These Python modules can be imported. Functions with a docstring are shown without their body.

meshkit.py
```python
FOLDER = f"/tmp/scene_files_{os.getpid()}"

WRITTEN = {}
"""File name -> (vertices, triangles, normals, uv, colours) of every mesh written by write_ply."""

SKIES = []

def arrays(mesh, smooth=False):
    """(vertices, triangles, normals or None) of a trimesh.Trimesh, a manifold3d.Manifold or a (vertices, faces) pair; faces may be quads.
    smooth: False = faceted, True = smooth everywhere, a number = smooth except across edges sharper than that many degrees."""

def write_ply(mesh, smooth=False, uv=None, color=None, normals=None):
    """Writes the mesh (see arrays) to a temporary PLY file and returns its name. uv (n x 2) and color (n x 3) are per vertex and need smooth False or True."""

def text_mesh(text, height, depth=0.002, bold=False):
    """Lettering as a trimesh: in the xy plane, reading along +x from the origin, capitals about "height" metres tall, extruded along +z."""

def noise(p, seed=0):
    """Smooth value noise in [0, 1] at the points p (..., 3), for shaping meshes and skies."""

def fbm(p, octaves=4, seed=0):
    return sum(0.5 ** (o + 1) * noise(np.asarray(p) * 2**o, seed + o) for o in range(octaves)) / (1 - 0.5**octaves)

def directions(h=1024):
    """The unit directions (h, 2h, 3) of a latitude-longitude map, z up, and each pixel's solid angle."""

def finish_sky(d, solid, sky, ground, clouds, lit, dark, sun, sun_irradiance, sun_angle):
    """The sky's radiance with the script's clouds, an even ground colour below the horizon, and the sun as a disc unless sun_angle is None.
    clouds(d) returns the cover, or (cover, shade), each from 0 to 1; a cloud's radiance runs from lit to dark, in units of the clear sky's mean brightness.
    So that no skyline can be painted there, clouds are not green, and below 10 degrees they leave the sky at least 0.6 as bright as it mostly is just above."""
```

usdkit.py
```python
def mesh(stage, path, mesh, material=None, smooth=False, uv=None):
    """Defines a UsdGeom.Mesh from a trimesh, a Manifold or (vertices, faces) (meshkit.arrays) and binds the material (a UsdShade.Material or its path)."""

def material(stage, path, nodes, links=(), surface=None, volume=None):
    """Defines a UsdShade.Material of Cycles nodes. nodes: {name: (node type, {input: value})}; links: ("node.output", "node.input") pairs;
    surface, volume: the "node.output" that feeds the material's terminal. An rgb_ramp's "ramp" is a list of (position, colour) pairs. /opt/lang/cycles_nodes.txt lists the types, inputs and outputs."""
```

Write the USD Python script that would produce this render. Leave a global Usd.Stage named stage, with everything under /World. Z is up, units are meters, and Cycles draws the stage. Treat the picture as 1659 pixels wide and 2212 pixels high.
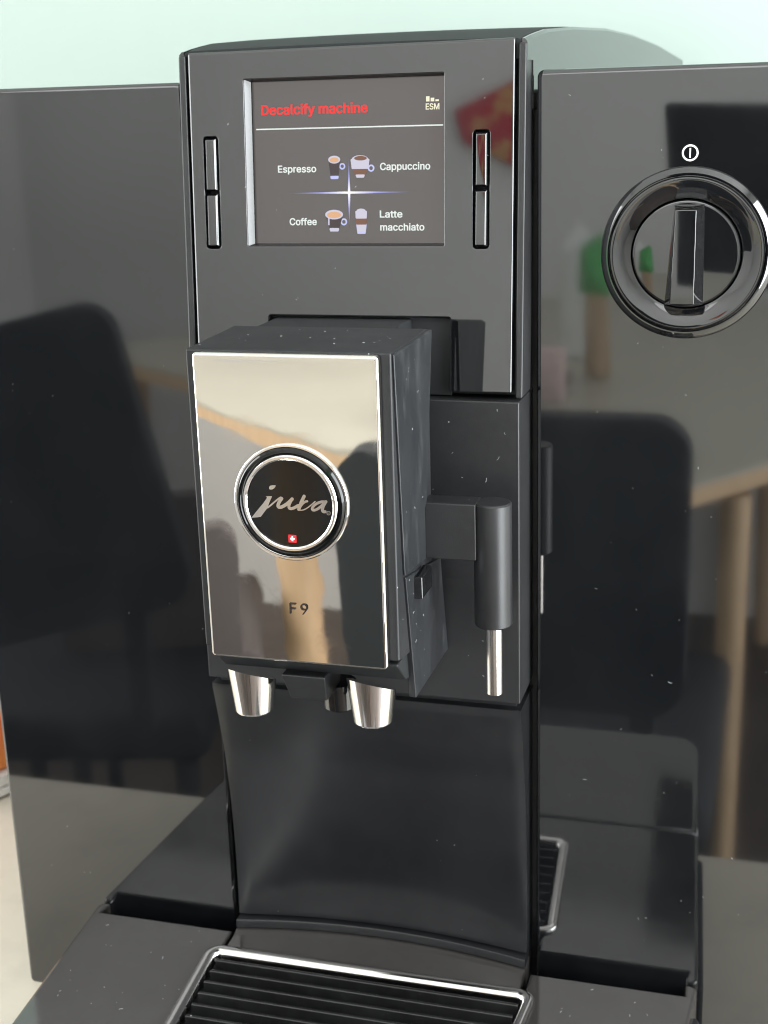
import math, random
import numpy as np
import trimesh, manifold3d, usdkit, meshkit
import shapely.geometry as sg
from shapely import affinity, union_all
from pxr import Usd, UsdGeom, UsdLux, UsdShade, Gf, Sdf, Vt

random.seed(7)
rng = np.random.default_rng(7)
stage = Usd.Stage.CreateInMemory()
UsdGeom.SetStageUpAxis(stage, UsdGeom.Tokens.z)
UsdGeom.SetStageMetersPerUnit(stage, 1.0)
world = UsdGeom.Xform.Define(stage, '/World')
stage.SetDefaultPrim(world.GetPrim())

# Everything below is given in millimetres: x to the right along the machine's front, y away from the viewer,
# z up from the level of the front panels' datum; the counter lies at z = -38 and becomes world height 0.
ZC = 38.0
def W(p):
    p = np.asarray(p, float)
    return (p + np.array([0, 0, ZC])) / 1000.0

# ------------------------------------------------------------------ camera
CAM = W((138.07, -441.98, 317.09))
RIGHT = np.array([0.96015964, 0.27788104, -0.02959048])
DOWN = np.array([0.05165567, -0.28054691, -0.95844933])
FWD = np.array([-0.27463641, 0.91873585, -0.28372395])
cam = UsdGeom.Camera.Define(stage, '/World/camera')
m = Gf.Matrix4d(1.0)
for i, v in enumerate((RIGHT, -DOWN, -FWD)):
    m.SetRow(i, Gf.Vec4d(*map(float, v), 0.0))
m.SetRow(3, Gf.Vec4d(*map(float, CAM), 1.0))
cam.AddTransformOp().Set(m)
cam.CreateHorizontalApertureAttr(20.955)
cam.CreateVerticalApertureAttr(20.955 * 4 / 3)
cam.CreateFocalLengthAttr(38.263)
cam.CreateClippingRangeAttr(Gf.Vec2f(0.01, 50))
cam.CreateFStopAttr(22.0)
cam.CreateFocusDistanceAttr(0.405)
cam.CreateExposureAttr(0.0)

# ------------------------------------------------------------------ lamps (the room's windows and ceiling light)
def rect_light(name, c, target, w, h, strength, color):
    L = UsdLux.RectLight.Define(stage, '/World/' + name)
    c = W(c); t = W(target)
    z = (c - t) / np.linalg.norm(c - t)
    x = np.cross([0, 0, 1.0], z)
    x = x / np.linalg.norm(x) if np.linalg.norm(x) > 1e-6 else np.array([1.0, 0, 0])
    y = np.cross(z, x)
    mm = Gf.Matrix4d(1.0)
    for i, v in enumerate((x, y, z)):
        mm.SetRow(i, Gf.Vec4d(*map(float, v), 0.0))
    mm.SetRow(3, Gf.Vec4d(*map(float, c), 1.0))
    L.AddTransformOp().Set(mm)
    L.CreateWidthAttr(w); L.CreateHeightAttr(h)
    L.CreateIntensityAttr(strength); L.CreateColorAttr(Gf.Vec3f(*color))
    return L
rect_light('window_light', (1590, -640, 330), (0, -640, 330), 1.5, 2.0, 13.0, (0.92, 0.965, 1.0))
rect_light('window_light_001', (-1640, -560, 450), (0, -560, 450), 1.2, 1.5, 6.0, (0.95, 0.98, 1.0))
rect_light('ceiling_light', (-300, -2050, 1660), (-300, -2050, 0), 2.4, 1.2, 2.6, (0.98, 0.98, 1.0))

# ------------------------------------------------------------------ materials
def mat(name, nodes, links=(), surface='p.BSDF'):
    return usdkit.material(stage, '/World/Looks/' + name, nodes, links, surface=surface)

def plain(name, color, rough=0.5, metallic=0.0, ior=1.5, **k):
    return mat(name, {'p': ('principled_bsdf', dict(base_color=color, roughness=rough, metallic=metallic, ior=ior, **k))})

def plastic(name, color, rough, ior=1.5, dust=0.0, speck=0.0, grain=0.0, grain_scale=4000, streak=0.0, uneven=0.06):
    """Black plastic: slight unevenness of gloss, settled dust, lint specks, optional fine moulded grain and rubbed streaks."""
    n = {'g': ('geometry', {}),
         'n1': ('noise_texture', dict(scale=35.0, detail=5.0, roughness=0.65)),
         'r1': ('map_range', dict(from_min=0.3, from_max=0.75, to_min=max(0.0, rough - uneven), to_max=rough + uneven, clamp=True)),
         'v': ('voronoi_texture', dict(scale=140.0, randomness=1.0)),
         'v2': ('noise_texture', dict(scale=23.0, detail=2.0)),
         's1': ('map_range', dict(from_min=0.036, from_max=0.02, to_min=0.0, to_max=1.0, clamp=True)),
         's2': ('map_range', dict(from_min=0.52, from_max=0.6, to_min=0.0, to_max=speck, clamp=True)),
         'sm': ('math', dict(math_type='multiply')),
         'n2': ('noise_texture', dict(scale=9.0, detail=7.0, roughness=0.7)),
         'd1': ('map_range', dict(from_min=0.4, from_max=0.8, to_min=0.0, to_max=dust, clamp=True)),
         'ad': ('math', dict(math_type='add', use_clamp=True)),
         'mx': ('mix', dict(color1=color, color2=(0.55, 0.56, 0.56))),
         'p': ('principled_bsdf', dict(ior=ior))}
    l = [('g.position', 'n1.vector'), ('n1.fac', 'r1.value'), ('g.position', 'v.vector'), ('g.position', 'v2.vector'),
         ('v.distance', 's1.value'), ('v2.fac', 's2.value'), ('s1.result', 'sm.value1'), ('s2.result', 'sm.value2'),
         ('g.position', 'n2.vector'), ('n2.fac', 'd1.value'), ('sm.value', 'ad.value1'),
         ('ad.value', 'mx.fac'), ('mx.color', 'p.base_color'), ('r1.result', 'p.roughness')]
    if streak:
        n['mp'] = ('mapping', dict(scale=(160.0, 160.0, 60.0)))
        n['n3'] = ('noise_texture', dict(scale=1.0, detail=4.0, roughness=0.6))
        n['st'] = ('map_range', dict(from_min=0.5, from_max=0.78, to_min=0.0, to_max=streak, clamp=True))
        n['md'] = ('math', dict(math_type='add'))
        n['nm'] = ('noise_texture', dict(scale=40.0, detail=2.0))
        n['mk'] = ('map_range', dict(from_min=0.38, from_max=0.6, to_min=0.1, to_max=1.0, clamp=True))
        n['mm'] = ('math', dict(math_type='multiply'))
        l += [('g.position', 'mp.vector'), ('mp.vector', 'n3.vector'), ('n3.fac', 'st.value'), ('g.position', 'nm.vector'),
              ('nm.fac', 'mk.value'), ('st.result', 'mm.value1'), ('mk.result', 'mm.value2'),
              ('mm.value', 'md.value1'), ('d1.result', 'md.value2'), ('md.value', 'ad.value2')]
    else:
        l += [('d1.result', 'ad.value2')]
    if grain:
        n['ng'] = ('noise_texture', dict(scale=float(grain_scale), detail=1.0))
        n['b'] = ('bump', dict(strength=grain, distance=0.0002))
        l += [('g.position', 'ng.vector'), ('ng.fac', 'b.height'), ('b.normal', 'p.normal')]
    return mat(name, n, l)

M = {}
M['gloss'] = plastic('piano_black', (0.003, 0.0033, 0.004), 0.04, ior=1.95, dust=0.012, speck=0.3, uneven=0.015)
M['gloss_warm'] = plastic('piano_black_display', (0.003, 0.003, 0.0034), 0.03, ior=1.95, dust=0.01, speck=0.3, uneven=0.015)
M['tray'] = plastic('tray_black', (0.031, 0.0285, 0.0265), 0.10, ior=2.0, dust=0.03, speck=0.7, uneven=0.05)
M['badge_black'] = plain('badge_black', (0.004, 0.004, 0.004), 0.05, 0.0, 1.45)
M['lid_matte'] = plain('lid_matte_black', (0.03, 0.033, 0.033), 0.75, 0.0, 1.2)
M['satin'] = plastic('satin_black', (0.0135, 0.0135, 0.0145), 0.38, ior=1.5, dust=0.03, speck=0.7, grain=0.15)
M['satin_low'] = plastic('satin_black_lower', (0.006, 0.0062, 0.0072), 0.28, ior=1.55, dust=0.02, speck=0.5, grain=0.0, uneven=0.01)
M['matte'] = plastic('matte_black', (0.010, 0.0105, 0.012), 0.5, ior=1.5, dust=0.03, speck=0.9, grain=0.2)
M['rubbed'] = plastic('rubbed_black', (0.010, 0.011, 0.013), 0.42, ior=1.5, dust=0.04, speck=0.8, streak=0.065)
M['slat'] = plastic('grille_black', (0.006, 0.006, 0.006), 0.2, ior=1.5, dust=0.03, speck=1.0)
M['dark'] = plain('recess_black', (0.008, 0.009, 0.01), 0.6)
M['chrome'] = mat('chrome', {
    'g': ('geometry', {}), 'n': ('noise_texture', dict(scale=16.0, detail=1.5, roughness=0.4)),
    'n2': ('noise_texture', dict(scale=75.0, detail=1.0)), 'mxh': ('math', dict(math_type='multiply_add', value2=0.12)),
    'b': ('bump', dict(strength=0.10, distance=0.002)),
    'sn': ('noise_texture', dict(scale=55.0, detail=8.0, roughness=0.75, distortion=0.8)), 'sr': ('map_range', dict(from_min=0.5, from_max=0.75, to_min=0.02, to_max=0.09, clamp=True)),
    'p': ('principled_bsdf', dict(base_color=(0.70, 0.66, 0.62), metallic=1.0))},
    [('g.position', 'sn.vector'), ('sn.fac', 'sr.value'), ('sr.result', 'p.roughness'), ('g.position', 'n.vector'), ('g.position', 'n2.vector'), ('n2.fac', 'mxh.value1'), ('n.fac', 'mxh.value3'),
     ('mxh.value', 'b.height'), ('b.normal', 'p.normal')])
M['chrome_plain'] = plain('bright_chrome', (0.9, 0.88, 0.86), 0.1, 1.0)
M['steel'] = plain('brushed_steel', (0.75, 0.70, 0.66), 0.22, 1.0)
M['letter'] = plain('mirror_letter', (0.7, 0.7, 0.72), 0.12, 1.0)
M['ink'] = plain('dark_ink', (0.02, 0.012, 0.01), 0.4)
M['white_ink'] = plain('white_ink', (0.85, 0.83, 0.8), 0.5)
M['red_ink'] = plain('red_ink', (0.75, 0.02, 0.03), 0.35)

def glow(name, color, s=1.0):
    return mat(name, {'p': ('principled_bsdf', dict(base_color=(0, 0, 0), roughness=0.3, emission_color=color, emission_strength=s))})
M['lcd'] = mat('lcd_glass', {'p': ('principled_bsdf', dict(base_color=(0.01, 0.01, 0.01), roughness=0.12, ior=1.6, emission_color=(0.085, 0.072, 0.069), emission_strength=1.0))})
M['lcd_red'] = glow('lcd_red', (0.95, 0.02, 0.02))
M['lcd_white'] = glow('lcd_white', (0.82, 0.88, 0.84))
M['lcd_yellow'] = glow('lcd_yellow', (0.9, 0.88, 0.66))
M['lcd_blue'] = glow('lcd_blue_white', (0.55, 0.57, 0.9))
M['lcd_foam'] = glow('lcd_foam', (0.62, 0.6, 0.72))
M['lcd_cream'] = glow('lcd_cream', (0.75, 0.42, 0.22))
M['lcd_brown'] = glow('lcd_brown', (0.2, 0.09, 0.05))
M['lcd_dark'] = glow('lcd_dark', (0.05, 0.032, 0.035))
def lcd_fade(name, axis, centre, half):
    """A line on the display that fades from white at its middle to nothing at its ends."""
    return mat(name, {'g': ('geometry', {}), 's': ('separate_xyz', {}),
        'a': ('math', dict(math_type='subtract', value2=centre)), 'b': ('math', dict(math_type='absolute')),
        'c': ('math', dict(math_type='divide', value2=half)),
        'r': ('rgb_ramp', dict(ramp=[(0.0, (1.0, 1.0, 1.0)), (0.12, (0.85, 0.85, 1.0)), (0.45, (0.36, 0.36, 0.75)), (1.0, (0.085, 0.072, 0.069))])),
        'p': ('principled_bsdf', dict(base_color=(0, 0, 0), roughness=0.3, emission_strength=1.0))},
        [('g.position', 's.vector'), ('s.' + axis, 'a.value1'), ('a.value', 'b.value1'), ('b.value', 'c.value1'),
         ('c.value', 'r.fac'), ('r.color', 'p.emission_color')])

def painted(name, c1, c2, scale, rough=0.6, ior=1.45, lo=0.35, hi=0.7):
    return mat(name, {'g': ('geometry', {}), 'n': ('noise_texture', dict(scale=scale, detail=6.0, roughness=0.6)),
        'r': ('map_range', dict(from_min=lo, from_max=hi, clamp=True)), 'm': ('mix', dict(color1=c1, color2=c2)),
        'p': ('principled_bsdf', dict(roughness=rough, ior=ior))},
        [('g.position', 'n.vector'), ('n.fac', 'r.value'), ('r.result', 'm.fac'), ('m.color', 'p.base_color')])
M['wall'] = painted('mint_white_wall', (0.375, 0.455, 0.412), (0.385, 0.465, 0.422), 3.0, 0.8)
M['cream_wall'] = painted('cream_wall', (0.68, 0.672, 0.655), (0.70, 0.69, 0.675), 2.0, 0.85)
M['counter'] = painted('cream_worktop', (0.67, 0.605, 0.505), (0.58, 0.525, 0.44), 28.0, 0.3, lo=0.5, hi=0.75)
M['floor'] = painted('brown_floor', (0.09, 0.072, 0.062), (0.13, 0.105, 0.09), 6.0, 0.45)
M['table_top'] = painted('pale_table_top', (0.50, 0.475, 0.395), (0.485, 0.46, 0.38), 4.0, 0.35)
M['chair'] = plain('charcoal_fabric', (0.024, 0.027, 0.032), 0.75)
M['wood'] = mat('beech_wood', {'g': ('geometry', {}), 'mp': ('mapping', dict(scale=(30.0, 30.0, 4.0))),
    'n': ('noise_texture', dict(scale=2.0, detail=5.0)), 'm': ('mix', dict(color1=(0.60, 0.40, 0.23), color2=(0.78, 0.56, 0.35))),
    'p': ('principled_bsdf', dict(roughness=0.45))},
    [('g.position', 'mp.vector'), ('mp.vector', 'n.vector'), ('n.fac', 'm.fac'), ('m.color', 'p.base_color')])

# ------------------------------------------------------------------ helpers
USED = {}
def numbered(parent, name):
    k = USED.get((parent, name), 0); USED[(parent, name)] = k + 1
    return name if k == 0 else f'{name}_{k:03d}'

def ppath(parent):
    return '/World' if parent is None else str(parent.GetPath())

def obj(name, mesh, material, parent=None, smooth=30, label=None):
    """One Mesh prim from a mesh in millimetres."""
    p = ppath(parent)
    v, f, n = meshkit.arrays(mesh, False)
    path = f'{p}/{numbered(p, name)}'
    mm = usdkit.mesh(stage, path, (W(v), f), material, smooth=smooth)
    if label: mm.GetPrim().SetCustomDataByKey('label', label)
    return mm.GetPrim()

def tag(prim, label=None, cat=None, group=None, kind=None):
    for k, v in (('label', label), ('category', cat), ('group', group), ('kind', kind)):
        if v: prim.SetCustomDataByKey(k, v)
    return prim

def thing(name, label, cat, group=None):
    path = '/World/' + numbered('/World', name)
    return tag(UsdGeom.Xform.Define(stage, path).GetPrim(), label, cat, group)

def join(*ms):
    vs, fs, o = [], [], 0
    for q in ms:
        v, f, _ = meshkit.arrays(q, False)
        vs.append(v); fs.append(f + o); o += len(v)
    return trimesh.Trimesh(np.vstack(vs), np.vstack(fs), process=False)

def sph(c, r, seg=12):
    return manifold3d.Manifold.sphere(r, seg).translate([float(q) for q in c])

def rhull(points, r, seg=12):
    """Convex body with rounded edges: hull of spheres of radius r at the given (already inset) points."""
    return manifold3d.Manifold.batch_hull([sph(p, r, seg) for p in points])

def rbox(x0, x1, y0, y1, z0, z1, r=0.8, seg=12):
    return rhull([(x, y, z) for x in (x0 + r, x1 - r) for y in (y0 + r, y1 - r) for z in (z0 + r, z1 - r)], r, seg)

def rquad(front, back, r=0.6, seg=12):
    """Rounded hexahedron from four front and four back corners, inset towards the centre by r."""
    P = np.array(list(front) + list(back), float); c = P.mean(0)
    return rhull([p + np.sign(c - p) * r for p in P], r, seg)

def box(x0, x1, y0, y1, z0, z1):
    b = trimesh.creation.box((x1 - x0, y1 - y0, z1 - z0))
    b.apply_translation(((x0 + x1) / 2, (y0 + y1) / 2, (z0 + z1) / 2)); return b

def ring_pts(poly):
    c = np.array(poly.exterior.coords)[:-1]
    return c if poly.exterior.is_ccw else c[::-1]

def rrect(x0, x1, z0, z1, r, seg=6):
    return sg.box(x0 + r, z0 + r, x1 - r, z1 - r).buffer(r, quad_segs=seg)

def inset_ring(P, d):
    a = np.roll(P, 1, 0); b = np.roll(P, -1, 0)
    e1 = P - a; e2 = b - P
    n1 = np.c_[-e1[:, 1], e1[:, 0]] / np.linalg.norm(e1, axis=1, keepdims=True)
    n2 = np.c_[-e2[:, 1], e2[:, 0]] / np.linalg.norm(e2, axis=1, keepdims=True)
    n = n1 + n2; n /= np.linalg.norm(n, axis=1, keepdims=True)
    return P + n * (d / np.maximum((n * n1).sum(1, keepdims=True), 0.3))

def plate(poly, depth, bevel, ymap, steps=3, hole_bevel=None):
    """A plate in the xz plane, front towards -y, with a rounded front edge (also round its holes).
    ymap(x, z) is the y of the front face."""
    hole_bevel = bevel if hole_bevel is None else hole_bevel
    rings = [(ring_pts(sg.Polygon(poly.exterior)), bevel)] + [(ring_pts(sg.Polygon(h))[::-1], hole_bevel) for h in poly.interiors]
    V, F = [], []
    def add(P2, d):
        s = sum(len(v) for v in V)
        V.append(np.c_[P2[:, 0], ymap(P2[:, 0], P2[:, 1]) + d, P2[:, 1]]); return s
    fronts = []
    for P, bv in rings:
        lv = [(0.0, depth)]
        for k in range(steps + 1):
            a = math.pi / 2 * k / steps
            lv.append((bv * (1 - math.cos(a)), bv * (1 - math.sin(a))))
        idx = [add(inset_ring(P, i) if i > 1e-9 else P, d) for i, d in lv]
        n = len(P)
        for a, b in zip(idx, idx[1:]):
            for i in range(n):
                j = (i + 1) % n
                F += [(a + i, a + j, b + j), (a + i, b + j, b + i)]
        fronts.append(inset_ring(P, bv))
    fp = sg.Polygon(fronts[0], [q for q in fronts[1:]])
    v2, f2 = trimesh.creation.triangulate_polygon(fp, engine='earcut')
    s = add(np.asarray(v2), 0.0)
    f2 = np.asarray(f2)
    for t in f2:
        A, B, C = v2[t[0]], v2[t[1]], v2[t[2]]
        ccw = (B[0] - A[0]) * (C[1] - A[1]) - (B[1] - A[1]) * (C[0] - A[0]) > 0
        t = t if ccw else t[::-1]
        F.append(tuple(int(q) + s for q in t))
    bp = sg.Polygon(rings[0][0], [q for q, _ in rings[1:]])
    v3, f3 = trimesh.creation.triangulate_polygon(bp, engine='earcut')
    s = add(np.asarray(v3), depth)
    for t in np.asarray(f3):
        A, B, C = v3[t[0]], v3[t[1]], v3[t[2]]
        ccw = (B[0] - A[0]) * (C[1] - A[1]) - (B[1] - A[1]) * (C[0] - A[0]) > 0
        t = t[::-1] if ccw else t
        F.append(tuple(int(q) + s for q in t))
    return trimesh.Trimesh(np.vstack(V), np.array(F), process=False)

def flat(y):
    return lambda x, z: np.full(np.shape(x), float(y))

def lathe(profile, seg=64):
    """Revolve (r, h) about the z axis."""
    return trimesh.creation.revolve(np.array(profile, float), sections=seg)

def facing(mesh, cx, cz, y=0.0):
    """Turn a mesh built round z so that its +z looks towards the viewer (-y), centred at (cx, y, cz)."""
    v, f, _ = meshkit.arrays(mesh, False)
    v = np.c_[v[:, 0] + cx, y - v[:, 2], v[:, 1] + cz]
    return trimesh.Trimesh(v, f, process=False)

def extr(poly, d):
    ms = [trimesh.creation.extrude_polygon(g, d, engine='earcut') for g in getattr(poly, 'geoms', [poly])]
    return trimesh.util.concatenate(ms)

def onplane(mesh, ymap, lift=0.0):
    """A mesh modelled in the xy plane (thickness along +z) laid on a front face: y becomes height."""
    v, f, _ = meshkit.arrays(mesh, False)
    return trimesh.Trimesh(np.c_[v[:, 0], ymap(v[:, 0], v[:, 1]) - lift - v[:, 2], v[:, 1]], f, process=False)

def text(s, x0, x1, z0, height, ymap, lift=0.0, bold=False, depth=0.12):
    t = meshkit.text_mesh(s, height, depth=depth, bold=bold)
    b = t.bounds
    k = (x1 - x0) / (b[1][0] - b[0][0])
    v = np.array(t.vertices)
    v[:, 0] = (v[:, 0] - b[0][0]) * k + x0
    v[:, 1] += z0
    return onplane((v, np.array(t.faces)), ymap, lift)

# ================================================================== the setting
def struct(name, mesh, material, label, smooth=False):
    return tag(obj(name, mesh, material, None, smooth), label, None, None, 'structure')

struct('counter', rbox(-1500, 1400, -178, 379, -78, -38, 4), M['counter'], 'cream kitchen worktop the coffee machine stands on', 30)
struct('wall', box(-1700, 1650, 380, 420, -860, 1700), M['wall'], 'mint white wall behind the coffee machine')
struct('wall_opposite', box(-2200, 2200, -2760, -2700, -860, 1700), M['cream_wall'], 'cream wall across the room')
struct('wall_left', box(-1760, -1700, -2760, 760, -860, 1700), M['cream_wall'], 'cream wall at the left of the room')
struct('wall_right', box(1650, 1710, -2760, 760, -860, 1700), M['cream_wall'], 'cream wall at the right of the room')
struct('ceiling', box(-2260, 2260, -2760, 760, 1700, 1760), M['cream_wall'], 'pale ceiling over the kitchen')
struct('floor', box(-2260, 2260, -2760, 760, -910, -860), M['floor'], 'brown floor of the kitchen')

# ================================================================== the coffee machine
cm = thing('coffee_machine', 'black bean to cup coffee machine with colour display and chrome spout', 'coffee machine')

# ---- housing behind the front panels
obj('housing', rbox(-151, 151, 8, 318, -30, 318, 3), M['satin'], cm)
for x in (-120, 120):
    for y in (30, 290):
        ft = lathe([(0, 0), (11, 0), (12, 1), (12, 9), (0, 9)], 24); ft.apply_translation((x, y, -38)); obj('foot', ft, M['dark'], cm)

# ---- left and right front panels
obj('left_panel', plate(rrect(-154.5, -58.7, -33, 323.6, 2.2, 5), 9, 1.5, flat(0)), M['gloss'], cm, label='high gloss black front panel left of the display tower')
rp = obj('right_panel', plate(rrect(58.7, 154.5, -33, 323.6, 2.2, 5), 9, 1.5, flat(0)), M['gloss'], cm, label='high gloss black front panel with the rotary knob')
for x0, x1 in ((-56.4, -54), (56.4, 58.2)):
    pass

# ---- rotary knob on the right panel
KX, KZ = 105.0, 268.4
kn = obj('rotary_knob', facing(lathe([(0, 0.0), (23.25, 0.0), (23.25, 1.9), (22.9, 2.5), (22.2, 2.7), (19.6, 2.1), (17.4, 1.2), (16.75, 1.0), (16.75, -1.0), (0, -1.0)], 96), KX, KZ, 0.0), M['gloss'], cm)
obj('knob_collar', facing(lathe([(23.5, -1.0), (26.1, -1.0), (26.1, 0.2), (25.7, 1.0), (24.2, 2.0), (23.8, 2.0), (23.5, 1.6), (23.5, -1.0)], 96), KX, KZ, 0.0), M['gloss'], kn)
obj('knob_dial', facing(lathe([(0, 2.6), (15.3, 2.6), (16.0, 2.3), (16.3, 1.5), (16.3, 0), (0, 0)], 96), KX, KZ, 0.0), M['gloss'], kn)
obj('knob_grip', rquad([(102.2, -10.6, 282.4), (108.4, -10.6, 282.4), (108.4, -10.6, 254.2), (101.2, -10.6, 254.2)],
                       [(101.2, -2.4, 283.4), (110.2, -2.4, 283.4), (110.6, -2.4, 253.2), (99.0, -2.4, 253.2)], 0.35), M['gloss'], kn)
pw = sg.Point(105.2, 298.3).buffer(2.45, 24).difference(sg.Point(105.2, 298.3).buffer(1.9, 24)).union(sg.box(104.98, 296.9, 105.42, 299.7))
obj('power_symbol', onplane(extr(pw, 0.05), flat(0), 0.03), M['white_ink'], rp)

# ---- display tower, upper part
def yu(x, z):
    return -6.0 - 8.3 * (332 - np.asarray(z, float)) / 106.0 + 0 * np.asarray(x, float)
frame_front = lambda x, z: yu(x, z) + 0.3
zt, zb = 331.6, 225.2
for nm, x0, x1 in (('tower_cheek', -56.6, -54.2), ('tower_cheek', 54.4, 56.7)):
    obj(nm, plate(rrect(x0, x1, zb - 0.6, zt, 0.7, 3), 16 if x0 < 0 else 14, 0.5, frame_front), M['satin'], cm)
obj('tower_core', rquad([(-54.2, -0.6, 330), (54.4, -0.6, 330), (54.4, -8.9, 224.6), (-54.2, -8.9, 224.6)],
                        [(-54.2, 12, 330), (54.4, 12, 330), (54.4, 12, 224.6), (-54.2, 12, 224.6)], 0.3), M['dark'], cm)
scr = rrect(-34.3, 31.4, 271.8, 323.7, 0.5, 3)
slotL = rrect(-48.75, -43.6, 271.0, 306.4, 1.2, 4)
slotR = rrect(40.5, 45.75, 271.0, 306.6, 1.2, 4)
outer = sg.Polygon([(-53.3, 226.0), (-27.2, 226.0), (-27.2, 249.4), (33.2, 249.4), (33.2, 226.0), (53.3, 226.0), (53.3, 333.0), (-53.3, 332.4)])
outer = outer.buffer(-0.8).buffer(0.8, quad_segs=3).buffer(0.5).buffer(-0.5, quad_segs=2).simplify(0.02)
glp = outer.difference(scr).difference(slotL).difference(slotR)
dp = obj('display_panel', plate(glp, 4.7, 0.7, yu, hole_bevel=0.25), M['gloss_warm'], cm, label='high gloss black upper panel round the display')
# notch behind the spout
obj('slide_track', plate(sg.box(-27.2, 224.6, 33.2, 250.4), 1.0, 0.05, lambda x, z: yu(x, z) + 3.0), M['dark'], cm)
# selection buttons
for x0, x1, zm in ((-48.45, -43.95, 288.9), (40.85, 45.4, 289.3)):
    for z0, z1 in ((271.5, zm - 0.3), (zm + 0.3, 306.1)):
        ya, yb = float(yu(0, z1)), float(yu(0, z0)); yf = 0.9
        b = rhull([(x0 + 1.0, ya - yf + 0.5, z1 - 0.9), (x1 - 1.05, ya - yf + 0.5, z1 - 0.9), (x0 + 1.0, yb - yf + 0.5, z0 + 0.9), (x1 - 1.05, yb - yf + 0.5, z0 + 0.9),
                   (x0 + 0.4, ya + 0.6, z1 - 0.4), (x1 - 0.4, ya + 0.6, z1 - 0.4), (x0 + 0.4, yb + 0.6, z0 + 0.4), (x1 - 0.4, yb + 0.6, z0 + 0.4)], 0.3)
        obj('button', b, M['gloss_warm'], cm)

# ---- display
ys = lambda x, z: yu(x, z) + 3.8
sp = obj('screen', plate(sg.box(-34.6, 271.5, 31.7, 324.0), 0.8, 0.02, ys), M['lcd'], cm)
def bezel():
    o = [(-34.25, 271.85), (31.35, 271.85), (31.35, 323.65), (-34.25, 323.65)]
    i = [(-32.75, 272.4), (30.9, 272.4), (30.9, 322.8), (-32.75, 322.8)]
    V = [(x, float(yu(x, z)) + 0.5, z) for x, z in o] + [(x, float(yu(x, z)) + 2.6, z) for x, z in i] + [(x, float(yu(x, z)) + 3.9, z) for x, z in i] + [(x, float(yu(x, z)) + 3.9, z) for x, z in o]
    F = []
    for a in range(3):
        for e in range(4):
            p, q = a * 4 + e, a * 4 + (e + 1) % 4
            F += [(p, q, q + 4), (p, q + 4, p + 4)]
    return trimesh.Trimesh(np.array(V), np.array(F), process=False)
M['bezel'] = plain('bezel_black', (0.01, 0.01, 0.01), 0.14, 0.0, 1.7)
obj('screen_bezel', bezel(), M['bezel'], cm, smooth=False)
def dx(x): return 138.07 + (x - 138.07) * 1.0088
def dz(z): return 317.1 + (z - 317.1) * 1.0088
def st(s, x0, x1, z0, h, mt, bold=0.0):
    ms = [text(s, dx(x0) + o, dx(x1) + o - abs(bold), dz(z0) + u, h, ys, 0.05 + 0.012 * n, True, 0.1)
          for n, (o, u) in enumerate(((0, 0), (bold, 0)) if bold else ((0, 0),))]
    obj('display_text', join(*ms), mt, sp, smooth=False)
st('Decalcify machine', -28.4, 7.0, 312.7, 2.95, M['lcd_red'], 0.1)
st('ESM', 25.6, 29.9, 313.0, 1.75, M['lcd_yellow'])
esm = union_all([sg.box(dx(25.7) + 1.5 * i, dz(315.35), dx(25.7) + 1.5 * i + 1.1, dz(h)) for i, h in enumerate((316.9, 316.4, 315.9))])
obj('display_icon', onplane(extr(esm, 0.1), ys, 0.05), M['lcd_yellow'], sp, smooth=False)
st('Espresso', -23.2, -10.3, 294.9, 2.1, M['lcd_white'])
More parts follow.
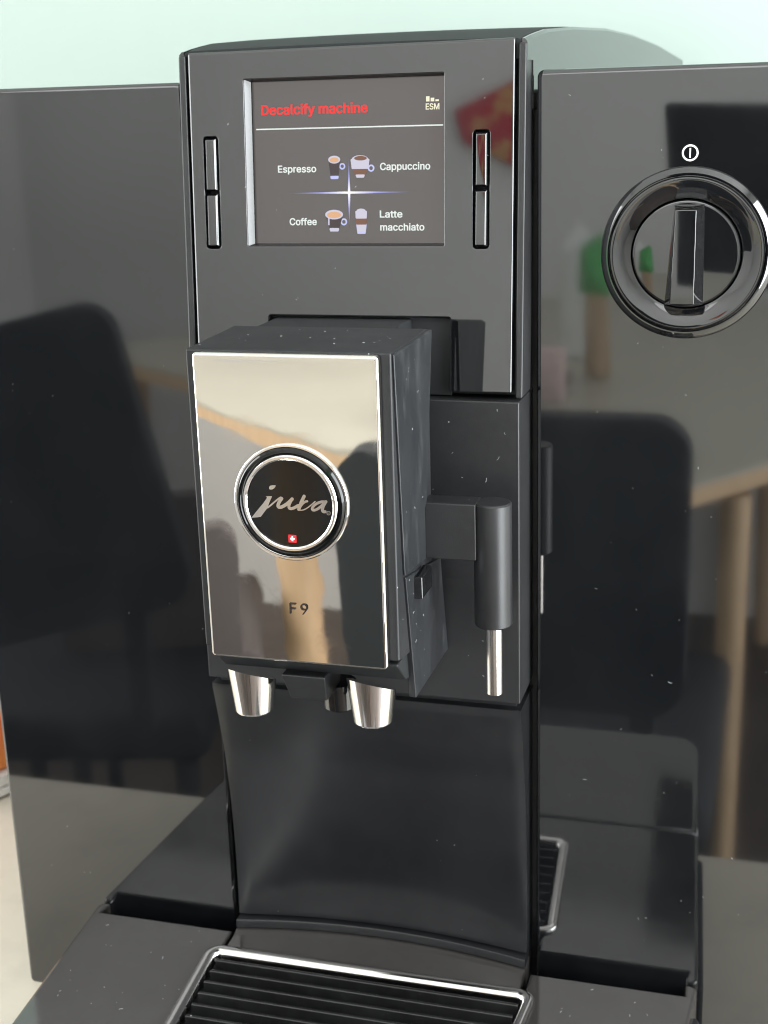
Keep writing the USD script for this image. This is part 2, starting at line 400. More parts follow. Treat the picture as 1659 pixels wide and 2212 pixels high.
st('Cappuccino', 10.8, 27.0, 295.2, 2.1, M['lcd_white'])
st('Coffee', -19.6, -10.4, 278.5, 2.1, M['lcd_white'])
st('Latte', 10.6, 18.0, 280.7, 2.1, M['lcd_white'])
st('macchiato', 10.7, 25.1, 276.7, 2.1, M['lcd_white'])
obj('display_rule', onplane(extr(sg.box(dx(-30.3), dz(308.1), dx(31.1), dz(308.5)), 0.1), ys, 0.05), M['lcd_white'], sp, smooth=False)
obj('display_cross', onplane(extr(sg.Polygon([(dx(-20.5), dz(288.4)), (dx(0.6), dz(288.05)), (dx(23.6), dz(288.4)), (dx(0.6), dz(288.8))]), 0.08), ys, 0.05),
    lcd_fade('lcd_line_across', 'x', dx(0.6) / 1000, 0.0215), sp, smooth=False)
obj('display_cross', onplane(extr(sg.Polygon([(dx(0.55), dz(277.0)), (dx(0.95), dz(288.4)), (dx(0.55), dz(299.2)), (dx(0.15), dz(288.4))]), 0.08), ys, 0.08),
    lcd_fade('lcd_line_up', 'z', (dz(288.4) + ZC) / 1000, 0.0108), sp, smooth=False)
def icon(polys):
    for i, (p, mt) in enumerate(polys):
        obj('display_icon', onplane(extr(p, 0.06), ys, 0.04 + 0.05 * i), M[mt], sp, smooth=False)
def trap(cx, z0, z1, w0, w1):
    return sg.Polygon([(cx - w0 / 2, z0), (cx + w0 / 2, z0), (cx + w1 / 2, z1), (cx - w1 / 2, z1)]).buffer(0.3).buffer(0)
def ell(cx, cz, a, b): return affinity.scale(sg.Point(cx, cz).buffer(1, 16), a, b)
def handle(cx, cz, r): return sg.Point(cx, cz).buffer(r, 12).difference(sg.Point(cx, cz).buffer(r * 0.55, 12))
cx, cz = dx(-4.2), dz(296.2)
icon([(handle(cx + 2.6, cz + 0.3, 1.0), 'lcd_blue'), (trap(cx, cz - 2.9, cz + 2.5, 2.0, 3.4), 'lcd_dark'), (trap(cx, cz - 3.3, cz - 2.9, 2.0, 2.2), 'lcd_blue'),
      (ell(cx, cz + 2.4, 2.0, 1.2), 'lcd_foam'), (ell(cx, cz + 2.3, 1.5, 0.75), 'lcd_cream')])
cx, cz = dx(4.6), dz(296.4)
icon([(handle(cx + 3.3, cz - 0.6, 1.1), 'lcd_blue'), (trap(cx - 0.3, cz - 2.8, cz - 0.4, 2.6, 4.6), 'lcd_brown'), (trap(cx - 0.3, cz - 3.2, cz - 2.8, 2.0, 2.4), 'lcd_foam'),
      (trap(cx - 0.3, cz - 0.5, cz + 2.0, 5.0, 5.6), 'lcd_foam'), (ell(cx - 0.3, cz + 2.2, 2.7, 1.2), 'lcd_foam'), (ell(cx - 0.1, cz + 2.5, 2.1, 0.7), 'lcd_brown')])
cx, cz = dx(-4.5), dz(280.0)
icon([(handle(cx + 3.2, cz - 0.6, 1.1), 'lcd_blue'), (trap(cx, cz - 2.8, cz + 1.2, 2.4, 5.2), 'lcd_dark'), (sg.box(cx - 2.1, cz - 1.6, cx - 1.6, cz + 0.8), 'lcd_foam'),
      (trap(cx, cz - 3.3, cz - 2.8, 2.4, 2.6), 'lcd_foam'), (ell(cx, cz + 1.7, 3.0, 1.5), 'lcd_foam'), (ell(cx, cz + 1.6, 2.4, 1.0), 'lcd_cream')])
cx, cz = dx(4.5), dz(279.7)
icon([(trap(cx, cz - 3.8, cz - 1.0, 2.2, 2.9), 'lcd_blue'), (trap(cx, cz - 3.0, cz - 1.0, 2.0, 2.6), 'lcd_foam'), (trap(cx, cz - 0.9, cz + 1.0, 2.9, 3.1), 'lcd_brown'),
      (trap(cx, cz + 1.0, cz + 2.8, 3.1, 3.3), 'lcd_foam'), (ell(cx, cz + 3.1, 1.5, 0.7), 'lcd_foam')])

# ---- display tower, middle and lower parts
obj('middle_panel', rquad([(-56.2, -16.6, 224.0), (56.2, -16.6, 224.0), (56.2, -16.3, 120.8), (-56.2, -16.3, 120.8)],
                          [(-56.2, 7.5, 224.0), (56.2, 7.5, 224.0), (56.2, 7.5, 120.8), (-56.2, 7.5, 120.8)], 0.5), M['satin'], cm, label='satin black panel behind the spout')
obj('seam_strip', box(-54, 54, -11, 6, 116, 122), M['dark'], cm)
def low_panel():
    nx, nz = 41, 49
    xs = np.linspace(-56.1, 56.1, nx); zs = np.linspace(117.6, 17.0, nz)
    X, Z = np.meshgrid(xs, zs)
    t = (117.6 - Z) / 100.6
    from scipy.interpolate import PchipInterpolator
    edge_y = PchipInterpolator([17, 40, 60, 85, 100, 117.6], [-4.2, -3.8, -4.6, -7.4, -10.6, -15.0])
    Y = edge_y(Z) + 5.5 * t ** 5 * (1 - (X / 56.1) ** 2)
    e = 0.5
    edge = np.maximum(0, np.abs(X) - (56.1 - e)) / e
    Y = Y + 0.5 * edge ** 2
    top = np.maximum(0, Z - (117.6 - 0.6)) / 0.6
    Y = Y + 0.4 * top ** 2
    V = np.c_[X.ravel(), Y.ravel(), Z.ravel()]
    F = []
    for i in range(nz - 1):
        for j in range(nx - 1):
            a = i * nx + j
            F += [(a, a + nx, a + nx + 1), (a, a + nx + 1, a + 1)]
    n = len(V)
    VB = V.copy(); VB[:, 1] = 12.0
    FB = [(a + n, c + n, b + n) for a, b, c in F]
    rim = [j for j in range(nx)] + [i * nx + nx - 1 for i in range(1, nz)] + [(nz - 1) * nx + j for j in range(nx - 2, -1, -1)] + [i * nx for i in range(nz - 2, 0, -1)]
    S = []
    for a, b in zip(rim, rim[1:] + rim[:1]):
        S += [(a, b, b + n), (a, b + n, a + n)]
    tm = trimesh.Trimesh(np.vstack([V, VB]), np.array(F + FB + S), process=False)
    tm.fix_normals(); return tm
obj('lower_panel', low_panel(), M['satin_low'], cm, smooth=40, label='satin black concave panel below the spout')
def curved_strip(prof, n=40, half=56.0):
    """A strip across the tower: prof(u) gives a list of (y, z) for u = x / half."""
    V, F = [], []
    k = len(prof(0.0))
    for i in range(n + 1):
        u = -1 + 2 * i / n
        V += [(u * half, y, z) for y, z in prof(u)]
    for i in range(n):
        for j in range(k):
            a, b = i * k + j, i * k + (j + 1) % k
            F += [(a, b, b + k), (a, b + k, a + k)]
    for s, o in ((0, 1), (n * k, -1)):
        for j in range(1, k - 1):
            F.append((s, s + j, s + j + 1)[::o])
    tm = trimesh.Trimesh(np.array(V), np.array(F), process=False); tm.fix_normals(); return tm
yb = lambda u: -6.5 + 6.5 * (1 - u * u)
obj('bead_strip', curved_strip(lambda u: [(yb(u) - 0.3, 16.2), (yb(u) - 0.7, 15.8), (yb(u) - 1.1, 13.4), (yb(u) - 0.8, 12.9), (12, 12.9), (12, 16.2)]), M['satin_low'], cm, smooth=50)
obj('ledge', curved_strip(lambda u: [(yb(u) - 1.2, 12.4), (yb(u) - 2.0, 12.3), (-9 + 0.3 * yb(u), 11.6), (-17.5, 11.2), (-17.5, 4), (10, 4), (10, 12.4)]), M['tray'], cm, smooth=40)

# ---- domed lid on top
def lid():
    ysamp = np.r_[-4.5, -3.5, np.linspace(0, 325, 34), 330.0]
    tab_y = [-6, 0, 20, 60, 125, 180, 250, 330]; tab_z = [332.6, 333.6, 336.0, 338.2, 339.7, 339.2, 336.6, 331.4]
    us = np.r_[-1.0, -0.985, -0.97, np.linspace(-0.9, 0.9, 19), 0.97, 0.985, 1.0]
    V, F = [], []
    for y in ysamp:
        w = 55.2 + 0.056 * (y + 6); zt_ = np.interp(y, tab_y, tab_z)
        for u in us:
            d = max(0, abs(u) - 0.97) / 0.03
            V.append((u * w, y, zt_ + 0.6 * (1 - u * u) - 1.3 * d ** 2))
    k = len(us); n = len(ysamp)
    for i in range(n - 1):
        for j in range(k - 1):
            a = i * k + j
            F += [(a, a + 1, a + k + 1), (a, a + k + 1, a + k)]
    V = np.array(V); N0 = len(V)
    VB = V.copy(); VB[:, 2] = np.where(V[:, 1] < 3, 327, 312)
    FB = [(c + N0, b + N0, a + N0) for a, b, c in F]
    rim = list(range(k)) + [i * k + k - 1 for i in range(1, n)] + [(n - 1) * k + j for j in range(k - 2, -1, -1)] + [i * k for i in range(n - 2, 0, -1)]
    S = []
    for a, b in zip(rim, rim[1:] + rim[:1]):
        S += [(a, b, b + N0), (a, b + N0, a + N0)]
    tm = trimesh.Trimesh(np.vstack([V, VB]), np.array(F + FB + S), process=False); tm.fix_normals(); return tm
ld = obj('lid', lid(), M['lid_matte'], cm, smooth=35, label='domed matte black lid on top of the machine')
def lid_side(sg_):
    tab_y = [-6, 0, 20, 60, 125, 180, 250, 330]; tab_z = [332.6, 333.6, 336.0, 338.2, 339.7, 339.2, 336.6, 331.4]
    V, F = [], []
    ysamp = np.r_[-4.6, 2.9, 3.1, np.linspace(12, 325, 32), 330.2]
    for y in ysamp:
        w = 56.6 + 0.056 * (y + 6); z1 = float(np.interp(y, tab_y, tab_z)) - 0.1; z0 = 326.5 if y < 3 else 312
        V += [(sg_ * (w - 1.6), y, z0), (sg_ * w, y, z0), (sg_ * w, y, z1 - 0.9), (sg_ * (w - 0.9), y, z1), (sg_ * (w - 1.6), y, z1)]
    n = len(ysamp)
    for i in range(n - 1):
        for j in range(5):
            a, b = i * 5 + j, i * 5 + (j + 1) % 5
            F += [(a, b, b + 5), (a, b + 5, a + 5)]
    for o in (0, (n - 1) * 5):
        F += [(o, o + 1, o + 2), (o, o + 2, o + 3), (o, o + 3, o + 4)]
    tm = trimesh.Trimesh(np.array(V), np.array(F), process=False); tm.fix_normals(); return tm
for sg_ in (-1, 1): obj('lid_side', lid_side(sg_), M['gloss'], ld, smooth=30)

# ---- spout block
sb = obj('spout_block', rquad([(-30.6, -73.2, 249.2), (31.2, -73.2, 249.2), (31.2, -73.2, 157.2), (-30.6, -73.2, 157.2)],
                              [(-32.4, -31.0, 249.2), (31.0, -31.0, 249.2), (31.0, -31.0, 150), (-32.4, -31.0, 150)], 0.7), M['matte'], cm, label='black height-adjustable coffee spout with chrome front')
obj('slide_neck', rbox(-25.5, 20, -31.5, -9, 146, 248.8, 0.5), M['dark'], sb)
chr_y = lambda x, z: -76.2 + 2.0 * ((np.asarray(x, float) - 0.3) / 28) ** 2 * 0.25 + 0 * np.asarray(z, float)
def chrome_face():
    base = rrect(-27.5, 28.3, 155.3, 248.8, 1.4, 5)
    b = plate(base, 2.6, 0.9, flat(-76.2), steps=4)
    # a subdivided front so that its slight crown shows in the reflections
    nx, nz = 25, 41
    x0, x1, z0, z1 = -26.6, 27.4, 156.2, 247.0
    X, Z = np.meshgrid(np.linspace(x0, x1, nx), np.linspace(z0, z1, nz))
    u = (X - 0.4) / 27.0; w = (Z - 201.6) / 45.4
    Y = -76.25 - 0.10 * (1 - u ** 4) * (1 - w ** 6)
    V = np.c_[X.ravel(), Y.ravel(), Z.ravel()]; F = []
    for i in range(nz - 1):
        for j in range(nx - 1):
            a = i * nx + j
            F += [(a, a + 1, a + nx + 1), (a, a + nx + 1, a + nx)]
    n = len(V); VB = V.copy(); VB[:, 1] = -75.5
    rim = list(range(nx)) + [i * nx + nx - 1 for i in range(1, nz)] + [(nz - 1) * nx + j for j in range(nx - 2, -1, -1)] + [i * nx for i in range(nz - 2, 0, -1)]
    S = []
    for a, b2 in zip(rim, rim[1:] + rim[:1]):
        S += [(a, a + n, b2 + n), (a, b2 + n, b2)]
    return join(b, trimesh.Trimesh(np.vstack([V, VB]), np.array(F + S), process=False))
cf = obj('chrome_face', chrome_face(), M['chrome'], sb, smooth=40)
BX, BZ = 1.0, 205.6
yfc = lambda x, z: -76.6 + 0 * np.asarray(x, float)
def bd(name, prof, mt): return obj(name, facing(lathe(prof, 96), BX, BZ, -76.0), mt, sb, smooth=35)
bd('badge_rim', [(17.0, 0.2), (17.5, 0.2), (17.5, 1.0), (17.2, 1.25), (16.7, 1.25), (16.4, 1.0), (16.4, 0.2), (17.0, 0.2)], M['chrome_plain'])
bd('badge', [(0, 0.2), (16.4, 0.2), (16.4, 1.3), (15.9, 2.0), (15.2, 2.1), (14.6, 1.6), (0, 1.6)], M['badge_black'])
bd('badge_ring', [(13.0, 1.5), (14.5, 1.5), (14.5, 2.0), (14.1, 2.5), (13.5, 2.5), (13.05, 2.15), (13.0, 1.5)], M['chrome_plain'])
bfy = lambda x, z: -77.6 + 0 * np.asarray(x, float)
k = 0.02614
def bpt(p): return (BX + (p[0] - 705) * k, BZ - (p[1] - 845) * k)
def stroke(pts, w):
    return sg.LineString([bpt(p) for p in pts]).buffer(w * k, quad_segs=4)
def bez(*p):
    out = []
    p = np.array(p, float)
    for t in np.linspace(0, 1, 14):
        q = p.copy()
        while len(q) > 1: q = q[:-1] * (1 - t) + q[1:] * t
        out.append(tuple(q[0]))
    return out
logo = union_all([
    sg.Polygon([bpt(p) for p in [(425, 774), (502, 768), (462, 850), (440, 905), (352, 1016), (240, 1034), (300, 960), (392, 855), (440, 790)]]),
    sg.Polygon([bpt(p) for p in bez((478, 655), (500, 640), (552, 642)) + bez((552, 642), (540, 690), (485, 708), (452, 700), (478, 655))]),
    stroke(bez((440, 905), (500, 860), (560, 800), (600, 778)), 9),
    stroke(bez((612, 790), (560, 850), (530, 925), (580, 910), (650, 880), (735, 790)), 19),
    stroke(bez((735, 788), (690, 850), (655, 930), (715, 915), (760, 890), (800, 860)), 17),
    stroke([(876, 752), (840, 820), (806, 905)], 19),
    stroke(bez((822, 880), (862, 815), (908, 806)), 13),
    stroke(bez((806, 908), (850, 935), (930, 870), (1000, 805)), 7),
    stroke(bez((1125, 800), (1010, 790), (915, 900), (930, 930), (1010, 935), (1105, 815)), 15),
    stroke(bez((1125, 800), (1080, 860), (1060, 925), (1110, 915)), 18)])
obj('badge_logo', onplane(extr(logo, 0.15), bfy, 0.05), M['letter'], sb, smooth=False)
rg = sg.Point(bpt((1150, 930))).buffer(0.62, 12).difference(sg.Point(bpt((1150, 930))).buffer(0.46, 12))
rr = text('R', bpt((1140, 0))[0], bpt((1162, 0))[0], bpt((0, 940))[1], 0.55, bfy, 0.05, depth=0.1)
obj('registered_mark', join(onplane(extr(rg, 0.1), bfy, 0.05), rr), M['letter'], sb, smooth=False)
q = bpt((713, 1250))
obj('badge_flag', onplane(extr(sg.box(q[0] - 1.2, q[1] - 1.15, q[0] + 1.2, q[1] + 1.15), 0.08), bfy, 0.04), M['red_ink'], sb, smooth=False)
cr = sg.box(q[0] - 0.72, q[1] - 0.23, q[0] + 0.72, q[1] + 0.23).union(sg.box(q[0] - 0.23, q[1] - 0.72, q[0] + 0.23, q[1] + 0.72))
obj('flag_cross', onplane(extr(cr, 0.06), bfy, 0.13), M['white_ink'], sb, smooth=False)
obj('model_name', join(text('F', -1.2, 0.8, 171.3, 3.3, yfc, 0.02), text('9', 2.2, 4.5, 171.3, 3.3, yfc, 0.02)), M['ink'], sb, smooth=False)

# side covers (upper and lower) with the clip between them
obj('side_cover', rquad([(29.6, -72.0, 248.6), (32.0, -72.6, 248.6), (32.0, -67.2, 182.0), (29.6, -66.5, 182.0)],
                        [(29.6, -30.2, 248.8), (32.0, -30.2, 248.8), (32.0, -40.5, 197.0), (29.6, -40.5, 197.0)], 0.35), M['rubbed'], sb)
obj('side_cover', rquad([(29.7, -66.8, 197.3), (31.9, -67.6, 197.3), (31.9, -66.0, 182.2), (29.7, -66.0, 182.2)],
                        [(29.7, -42.6, 197.3), (31.9, -42.6, 197.3), (31.9, -42.6, 179.4), (29.7, -42.6, 179.4)], 0.3), M['rubbed'], sb)
obj('side_cover', rquad([(29.6, -66.3, 181.3), (32.0, -66.6, 181.3), (32.0, -58.6, 139.4), (29.6, -58.2, 139.4)],
                        [(29.6, -24.6, 174.0), (32.0, -24.6, 174.0), (32.0, -17.2, 139.2), (29.6, -17.2, 139.2)], 0.35), M['rubbed'], sb)
obj('release_clip', rbox(31.6, 34.6, -58.0, -46.0, 171.6, 178.6, 0.4), M['gloss'], sb)
# underside and nozzles
obj('nozzle_mount', rquad([(-29.4, -71.5, 155.6), (30.2, -71.5, 155.6), (30.2, -63, 147.0), (-29.4, -63, 147.0)],
                          [(-29.4, -31, 155.6), (30.2, -31, 155.6), (30.2, -31, 139.0), (-29.4, -31, 139.0)], 0.6), M['dark'], sb)
obj('milk_nozzle_holder', rquad([(-9.0, -66.5, 147), (5.2, -66.5, 147), (4.8, -64.0, 138.0), (-7.4, -64.0, 138.0)],
                                [(-9.0, -50, 147), (5.2, -50, 147), (4.8, -50, 138.0), (-7.4, -50, 138.0)], 0.6), M['satin'], sb)
mn = lathe([(0, 0), (4.6, 0), (5.2, 0.6), (5.6, 9), (0, 9)], 40); mn.apply_translation((4.2, -50, 130.0)); obj('milk_nozzle', mn, M['gloss'], sb)
for cxn in (-20.3, 19.0):
    fr = manifold3d.Manifold.revolve(manifold3d.CrossSection([[(0, 0), (5.0, 0), (5.9, 0.25), (6.25, 0.9), (8.5, 20.0), (0, 20.0)]]), 96)
    fr = fr.translate([cxn, -62.0, 131.8])
    nrm = np.array([-0.16, -0.42, -1.0]); nrm /= np.linalg.norm(nrm)
    fr = fr.trim_by_plane([float(q) for q in nrm], float(nrm @ np.array([cxn - 2, -70.0, 148.0])))
    obj('coffee_nozzle', fr, M['chrome_plain'], sb, smooth=35)

# ---- hot water and steam pipe
ar = obj('steam_arm', rbox(29.0, 47.6, -42.2, -33, 179.3, 197.4, 0.5), M['satin'], cm, label='satin black hot water pipe beside the spout')
def cyl(cx, cy, z0, z1, r, seg=64, e=0.5):
    c = lathe([(0, 0), (r - e, 0), (r, e), (r, z1 - z0 - e), (r - e, z1 - z0), (0, z1 - z0)], seg); c.apply_translation((cx, cy, z0)); return c
obj('pipe_sleeve', cyl(51.9, -37.4, 157.2, 197.3, 5.9), M['satin'], ar, smooth=40)
obj('pipe_tip', cyl(52.1, -37.4, 133.6, 158.0, 2.6, 48, 0.4), M['steel'], ar, smooth=40)

# ---- drip tray base
ZT = 11.0
def tray_poly(y0, y1, grow=0.0):
    return sg.Polygon([(-114.4 - grow + 0.07 * -y0, y0), (113.6 + grow - 0.07 * -y0, y0), (113.6 + grow - 0.07 * -y1, y1), (-114.4 - grow + 0.07 * -y1, y1)])
def slab(poly, z0, z1, bevel, steps=4):
    """A slab whose top edge is rounded; poly in the xy plane."""
    pm = plate(poly, z1 - z0, bevel, lambda x, z: np.full(np.shape(x), 0.0), steps)
    v = np.array(pm.vertices)
    v = np.c_[v[:, 0], v[:, 2], z1 - v[:, 1]]
    tm = trimesh.Trimesh(v, np.array(pm.faces), process=False); tm.fix_normals(); return tm
well = sg.Polygon([(-61.5, -19.5), (61.8, -19.5), (56.0, -88), (-56.8, -88)]).buffer(-5).buffer(5, quad_segs=6)
back = tray_poly(-108.2, -0.4, 3.4).buffer(-3).buffer(3, quad_segs=6)
back = back.difference(sg.box(-113.4, -6.9, -57, 2)).difference(sg.box(57, -6.9, 112.6, 2))
slotc = sg.box(-57.6, -22, 57.9, 0.5)
backp = back.difference(slotc).difference(well)
frontp = tray_poly(-203, -108.6, 3.4).buffer(-14).buffer(14, quad_segs=8).union(tray_poly(-140, -108.6, 3.4)).difference(well)
dt = obj('drip_tray', slab(backp, -34, ZT, 1.3), M['tray'], cm, smooth=40, label='glossy black drip tray base with chrome framed grille')
obj('tray_front', slab(frontp, -34, ZT - 0.1, 2.4), M['tray'], dt, smooth=40)
obj('tray_skirt', slab(tray_poly(-100, -8.0, 5.6).buffer(-3).buffer(3, quad_segs=5), -36, 3.5, 0.8), M['dark'], dt, smooth=40)
obj('tray_well', box(-60, 62, -92, -18, -34, 3), M['dark'], dt)
def ring_frame():
    P = ring_pts(well.buffer(1.4).simplify(0.05)); n = len(P)
    prof = [(0.0, ZT - 2), (0.0, ZT + 0.5), (0.5, ZT + 1.3), (1.6, ZT + 1.7), (3.0, ZT + 1.5), (4.1, ZT + 0.7), (4.6, ZT - 0.5), (4.6, ZT - 3)]
    V, F = [], []
    for d, z in prof:
        R = inset_ring(P, d) if d > 0 else P
        V += [(x, y, z) for x, y in R]
    for a in range(len(prof) - 1):
        for i in range(n):
            j = (i + 1) % n
            F += [(a * n + i, a * n + j, (a + 1) * n + j), (a * n + i, (a + 1) * n + j, (a + 1) * n + i)]
    return trimesh.Trimesh(np.array(V), np.array(F), process=False)
obj('tray_frame', ring_frame(), M['chrome_plain'], dt, smooth=50)
for i in range(9):
    y = -26.6 - 6.65 * i
    xl = -57.4 + 0.075 * (-y - 26); xr = 57.9 - 0.085 * (-y - 26)
    obj('slat', rhull([(xl + 1, y - 0.3, ZT), (xr - 1, y - 0.3, ZT), (xl + 1, y + 0.3, ZT), (xr - 1, y + 0.3, ZT),
                       (xl + 1, y - 1.2, ZT - 6), (xr - 1, y - 1.2, ZT - 6), (xl + 1, y + 1.2, ZT - 6), (xr - 1, y + 1.2, ZT - 6)], 0.45, 8), M['slat'], dt)

# ================================================================== things at the left edge
M['orange'] = painted('orange_glaze', (0.85, 0.30, 0.06), (0.85, 0.16, 0.06), 14.0, 0.3)
M['china'] = plain('white_china', (0.82, 0.80, 0.76), 0.25)
pot = thing('orange_jar', 'orange jar on white ridged base at the left edge behind the machine', 'jar')
jm = lathe([(0, 0), (44, 0), (47, 4), (50, 30), (50, 66), (44, 78), (30, 84), (0, 84)], 64); jm.apply_translation((-301, 170, -24)); obj('jar_body', jm, M['orange'], pot, smooth=40)
bm = lathe([(0, 0), (46, 0), (49, 2), (49, 5), (47, 6), (47, 7), (49, 8), (49, 13), (45, 14), (0, 14)], 64); bm.apply_translation((-301, 170, -38)); obj('jar_base', bm, M['china'], pot, smooth=40)

# ================================================================== what the glossy fronts mirror
M['frame_metal'] = plain('dark_metal', (0.03, 0.03, 0.03), 0.4)
tb = thing('dining_table', 'pale topped wooden dining table mirrored in the chrome and right panel', 'table')
tm_ = np.array([10.0, -1140.0]); ea = np.array([0.56, -0.83]); eb = np.array([-0.83, -0.56])
def tpoly(o, la, lb): 
    p = tm_ + ea * o + eb * o
    return sg.Polygon([p, p + ea * (la - 2 * o), p + ea * (la - 2 * o) + eb * (lb - 2 * o), p + eb * (lb - 2 * o)])
def zslab(poly, z0, z1):
    e = extr(poly, z1 - z0); e.apply_translation((0, 0, z0)); return e
obj('table_top', zslab(tpoly(0, 1300, 1420), -134, -128), M['table_top'], tb, smooth=False)
obj('apron', zslab(tpoly(0.5, 1300, 1420), -156, -134.2), M['wood'], tb, smooth=False)
for a, b in ((147, 16), (1230, 60), (45, 711), (1230, 711), (70, 1360), (1230, 1360)):
    c = tm_ + ea * a + eb * b
    L = lathe([(0, -860), (15 if b < 20 else 24, -860), (19 if b < 20 else 36, -164), (0, -164)], 24); L.apply_translation((c[0], c[1], 0)); obj('leg', L, M['wood'], tb)
def chair(cx, cy, w, z0, z1, yaw, label, roll=0.0, mt0=None):
    mt0 = mt0 or M['chair']
    t = thing('dining_chair', label, 'chair')
    R = trimesh.transformations.rotation_matrix(math.radians(yaw), (0, 0, 1))
    R2 = trimesh.transformations.rotation_matrix(math.radians(roll), (0, 1, 0), (0, 0, (z0 + z1) / 2))
    def put(name, mesh, mt, tilt=False):
        v, f, _ = meshkit.arrays(mesh, False); q = trimesh.Trimesh(v, f, process=False)
        if tilt: q.apply_transform(R2)
        q.apply_transform(R); q.apply_translation((cx, cy, 0)); obj(name, q, mt, t)
    put('backrest', plate(rrect(-w / 2, w / 2, z0, z1, 38, 8), 45, 12, flat(-22), 4), mt0, True)
    put('seat', rbox(-w / 2 - 30, w / 2 + 30, -420, -10, -430, -370, 20), mt0)
    for x in (-w / 2, w / 2):
        for y in (-390, -20):
            L = lathe([(0, -860), (12, -860), (15, -428), (0, -428)], 16); L.apply_translation((x, y, 0)); put('leg', L, M['frame_metal'])
    for x in (-w / 2 + 40, w / 2 - 40):
        put('back_post', box(x - 12, x + 12, -12, 12, -380, z0 + 40), mt0)
chair(-92, -850, 290, -270, 26, 0, 'charcoal chair with rounded back mirrored in the right panel')
chair(-635, -1150, 280, -440, -165, -22, 'low dark chair at the corner of the table mirrored in the chrome face', 0, plain('taupe_fabric', (0.085, 0.072, 0.07), 0.8))
chair(-668, -880, 300, -250, 95, -14, 'charcoal chair with rounded back mirrored in the left panel', -13)

def plainthing(name, mesh, mt, label, cat):
    return tag(obj(name, mesh, mt, None), label, cat)
M['green'] = painted('green_paper', (0.06, 0.30, 0.08), (0.08, 0.36, 0.10), 20.0, 0.5)
M['red_bag'] = painted('red_foil', (0.45, 0.03, 0.05), (0.55, 0.30, 0.12), 16.0, 0.35, lo=0.5, hi=0.6)
M['pink'] = plain('pink_card', (0.72, 0.55, 0.52), 0.6)
M['blue'] = painted('blue_cloth', (0.03, 0.05, 0.22), (0.05, 0.08, 0.30), 30.0, 0.9)
M['yellow'] = plain('pale_yellow_box', (0.66, 0.58, 0.30), 0.6)
M['grey_box'] = plain('grey_tin', (0.10, 0.11, 0.12), 0.5)
pb = thing('paper_bag', 'green and brown paper bag standing on the pale dining table', 'bag')
obj('bag_body', rhull([(-188, -1800, 15), (-152, -1800, 10), (-184, -1795, 78), (-160, -1800, 92), (-170, -1775, 40)], 9), M['green'], pb)
M['kraft'] = plain('kraft_paper', (0.42, 0.30, 0.19), 0.8)
obj('bag_bottom', rhull([(-178, -1800, -120), (-150, -1800, -120), (-180, -1800, 8), (-158, -1800, 8), (-165, -1780, -120)], 7), M['kraft'], pb)
plainthing('snack_bag', rhull([(-600, -2680, 700), (-580, -2680, 640), (-400, -2680, 790), (-405, -2680, 560), (-470, -2660, 680)], 8), M['red_bag'], 'red snack bag hanging on the cream wall', 'bag')
plainthing('card_box', rbox(-265, -190, -1640, -1600, -128, -50, 3), M['pink'], 'pale pink card box on the pale dining table', 'box')
plainthing('cloth', rhull([(-345, -1660, -110), (-250, -1660, -110), (-275, -1660, -60), (-320, -1640, -75), (-345, -1600, -110), (-250, -1600, -110)], 16), M['blue'], 'crumpled blue cloth on the pale dining table', 'cloth')
plainthing('cereal_box', rbox(-420, -300, -1950, -1900, -128, 60, 4), M['yellow'], 'pale yellow box at the back of the dining table', 'box')
plainthing('tin', cyl(-300, -1560, -128, -70, 45), M['grey_box'], 'dark grey tin on the pale dining table', 'tin')
# the phone that takes the picture, just behind the lens, mirrored in the right panel
ph = thing('phone', 'dark phone held up in front of the machine, mirrored in the right panel', 'phone')
cpos = np.array([138.07, -441.98, 317.09]) - FWD * 9
def phone_box(l, r, u, d, t0, t1, rad):
    pts = [cpos + RIGHT * a - DOWN * b - FWD * c for a in (-l + rad, r - rad) for b in (u - rad, -d + rad) for c in (t0 + 2, t1 - 2)]
    return rhull(pts, 2.0)
M['phone'] = plain('dark_phone_shell', (0.012, 0.014, 0.017), 0.25)
obj('phone_body', phone_box(97, -2, -12, 140, 0, 8, 6), M['phone'], ph)

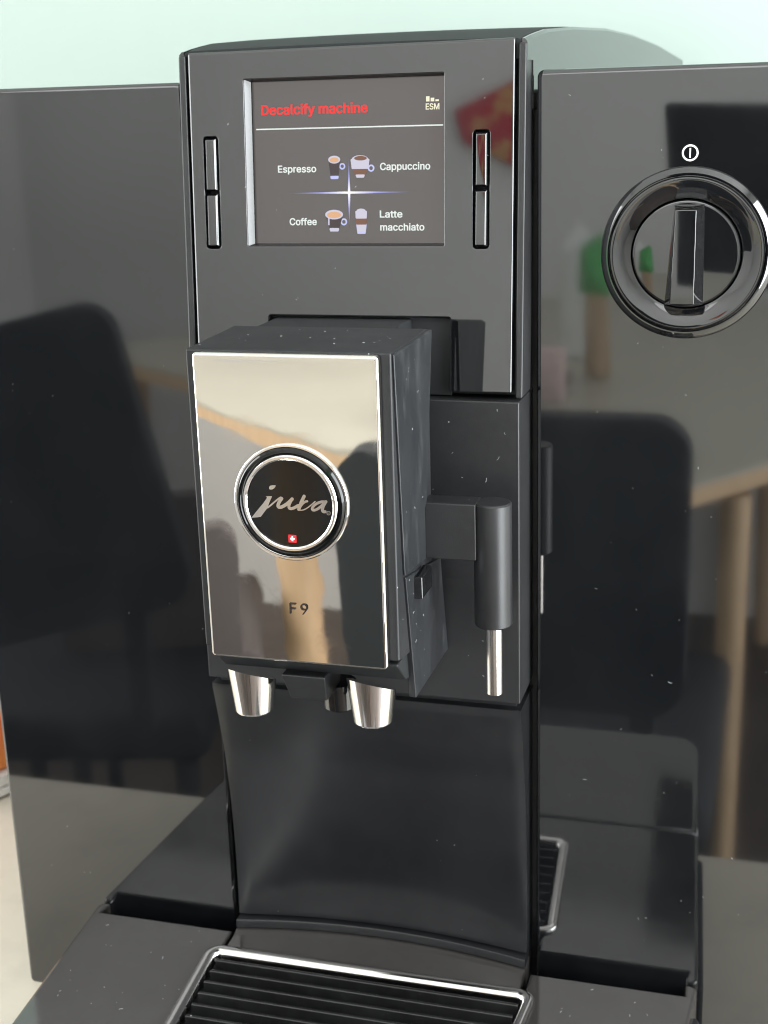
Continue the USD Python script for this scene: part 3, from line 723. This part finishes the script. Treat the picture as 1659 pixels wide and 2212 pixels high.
# ---- lint and dust fibres lying on the machine
M['lint'] = plain('white_lint', (0.34, 0.35, 0.35), 0.8)
def lint(n, place):
    """place() gives a point and the two unit directions of the surface there."""
    out = []
    for _ in range(n):
        p, a, b = place(); p, a, b = (np.array(q, float) for q in (p, a, b)); c = np.cross(a, b)
        if c[1] > 0 or c[2] < -0.5: c = -c
        L = rng.uniform(0.2, 0.8) * (2.0 if rng.random() < 0.2 else 1.0); th = rng.uniform(0, 6.28); bend = rng.uniform(-1.2, 1.2); w = rng.uniform(0.035, 0.075)
        pts = []
        q = p + c * 0.08
        for k_ in range(5):
            d = a * math.cos(th) + b * math.sin(th); pts.append((q.copy(), d)); q = q + d * L / 4; th += bend / 4
        V = []
        for q, d in pts:
            nrm = np.cross(c, d); V += [q - nrm * w, q + nrm * w, q + c * w * 1.4]
        V = np.array(V); F = []
        for k_ in range(4):
            for e in range(3):
                i0, i1 = k_ * 3 + e, k_ * 3 + (e + 1) % 3
                F += [(i0, i1, i1 + 3), (i0, i1 + 3, i0 + 3)]
        F += [(0, 2, 1), (12, 13, 14)]
        out.append(trimesh.Trimesh(V, np.array(F), process=False))
    return out
X_, Y_, Z_ = (1, 0, 0), (0, 1, 0), (0, 0, 1)
U = rng.uniform
fibres = (lint(16, lambda: ((U(-30, 30), U(-72, -34), 249.2), X_, Y_)) + lint(22, lambda: ((32.0, U(-64, -44), U(150, 246)), Y_, Z_)) +
          lint(14, lambda: ((U(34, 55), -16.6, U(125, 222)), X_, Z_)) + lint(34, lambda: ((U(60, 135), 0.0, U(30, 322)), X_, Z_)) +
          lint(14, lambda: ((U(-152, -60), 0.0, U(0, 300)), X_, Z_)) + lint(12, lambda: ((lambda z: (U(-52, 52), float(yu(0, z)), z))(U(252, 330)), X_, Z_)) +
          lint(16, lambda: ((U(-108, -66), U(-70, -10), ZT), X_, Y_)) + lint(10, lambda: ((U(70, 108), U(-40, -10), ZT), X_, Y_)))
tag(obj('lint', join(*fibres), M['lint'], cm, smooth=False), None, None, None, 'stuff')

M['white_tin'] = plain('white_paper', (0.7, 0.7, 0.68), 0.7)
plainthing('milk_carton', rhull([(-250, -2000, -124), (-200, -2000, -124), (-250, -2000, 60), (-200, -2000, 60), (-225, -2000, 95), (-250, -1960, -124), (-200, -1960, -124), (-200, -1960, 60), (-250, -1960, 60)], 3), M['white_tin'], 'white carton at the back of the dining table', 'carton')
plainthing('fruit', trimesh.creation.icosphere(3, 34).apply_translation((-330, -1850, 92)), M['red_bag'], 'red fruit lying on the pale yellow box', 'fruit')
M['frame'] = plain('dark_frame', (0.06, 0.05, 0.045), 0.5)
plainthing('book', rbox(-300, -200, -1745, -1615, -128, -108, 2), M['frame'], 'dark book lying on the pale dining table', 'book')
for cxn in (-20.6, 18.6):
    obj('coffee_drop', sph((cxn, -64.5, 131.6), 1.0), M['ink'], sb)
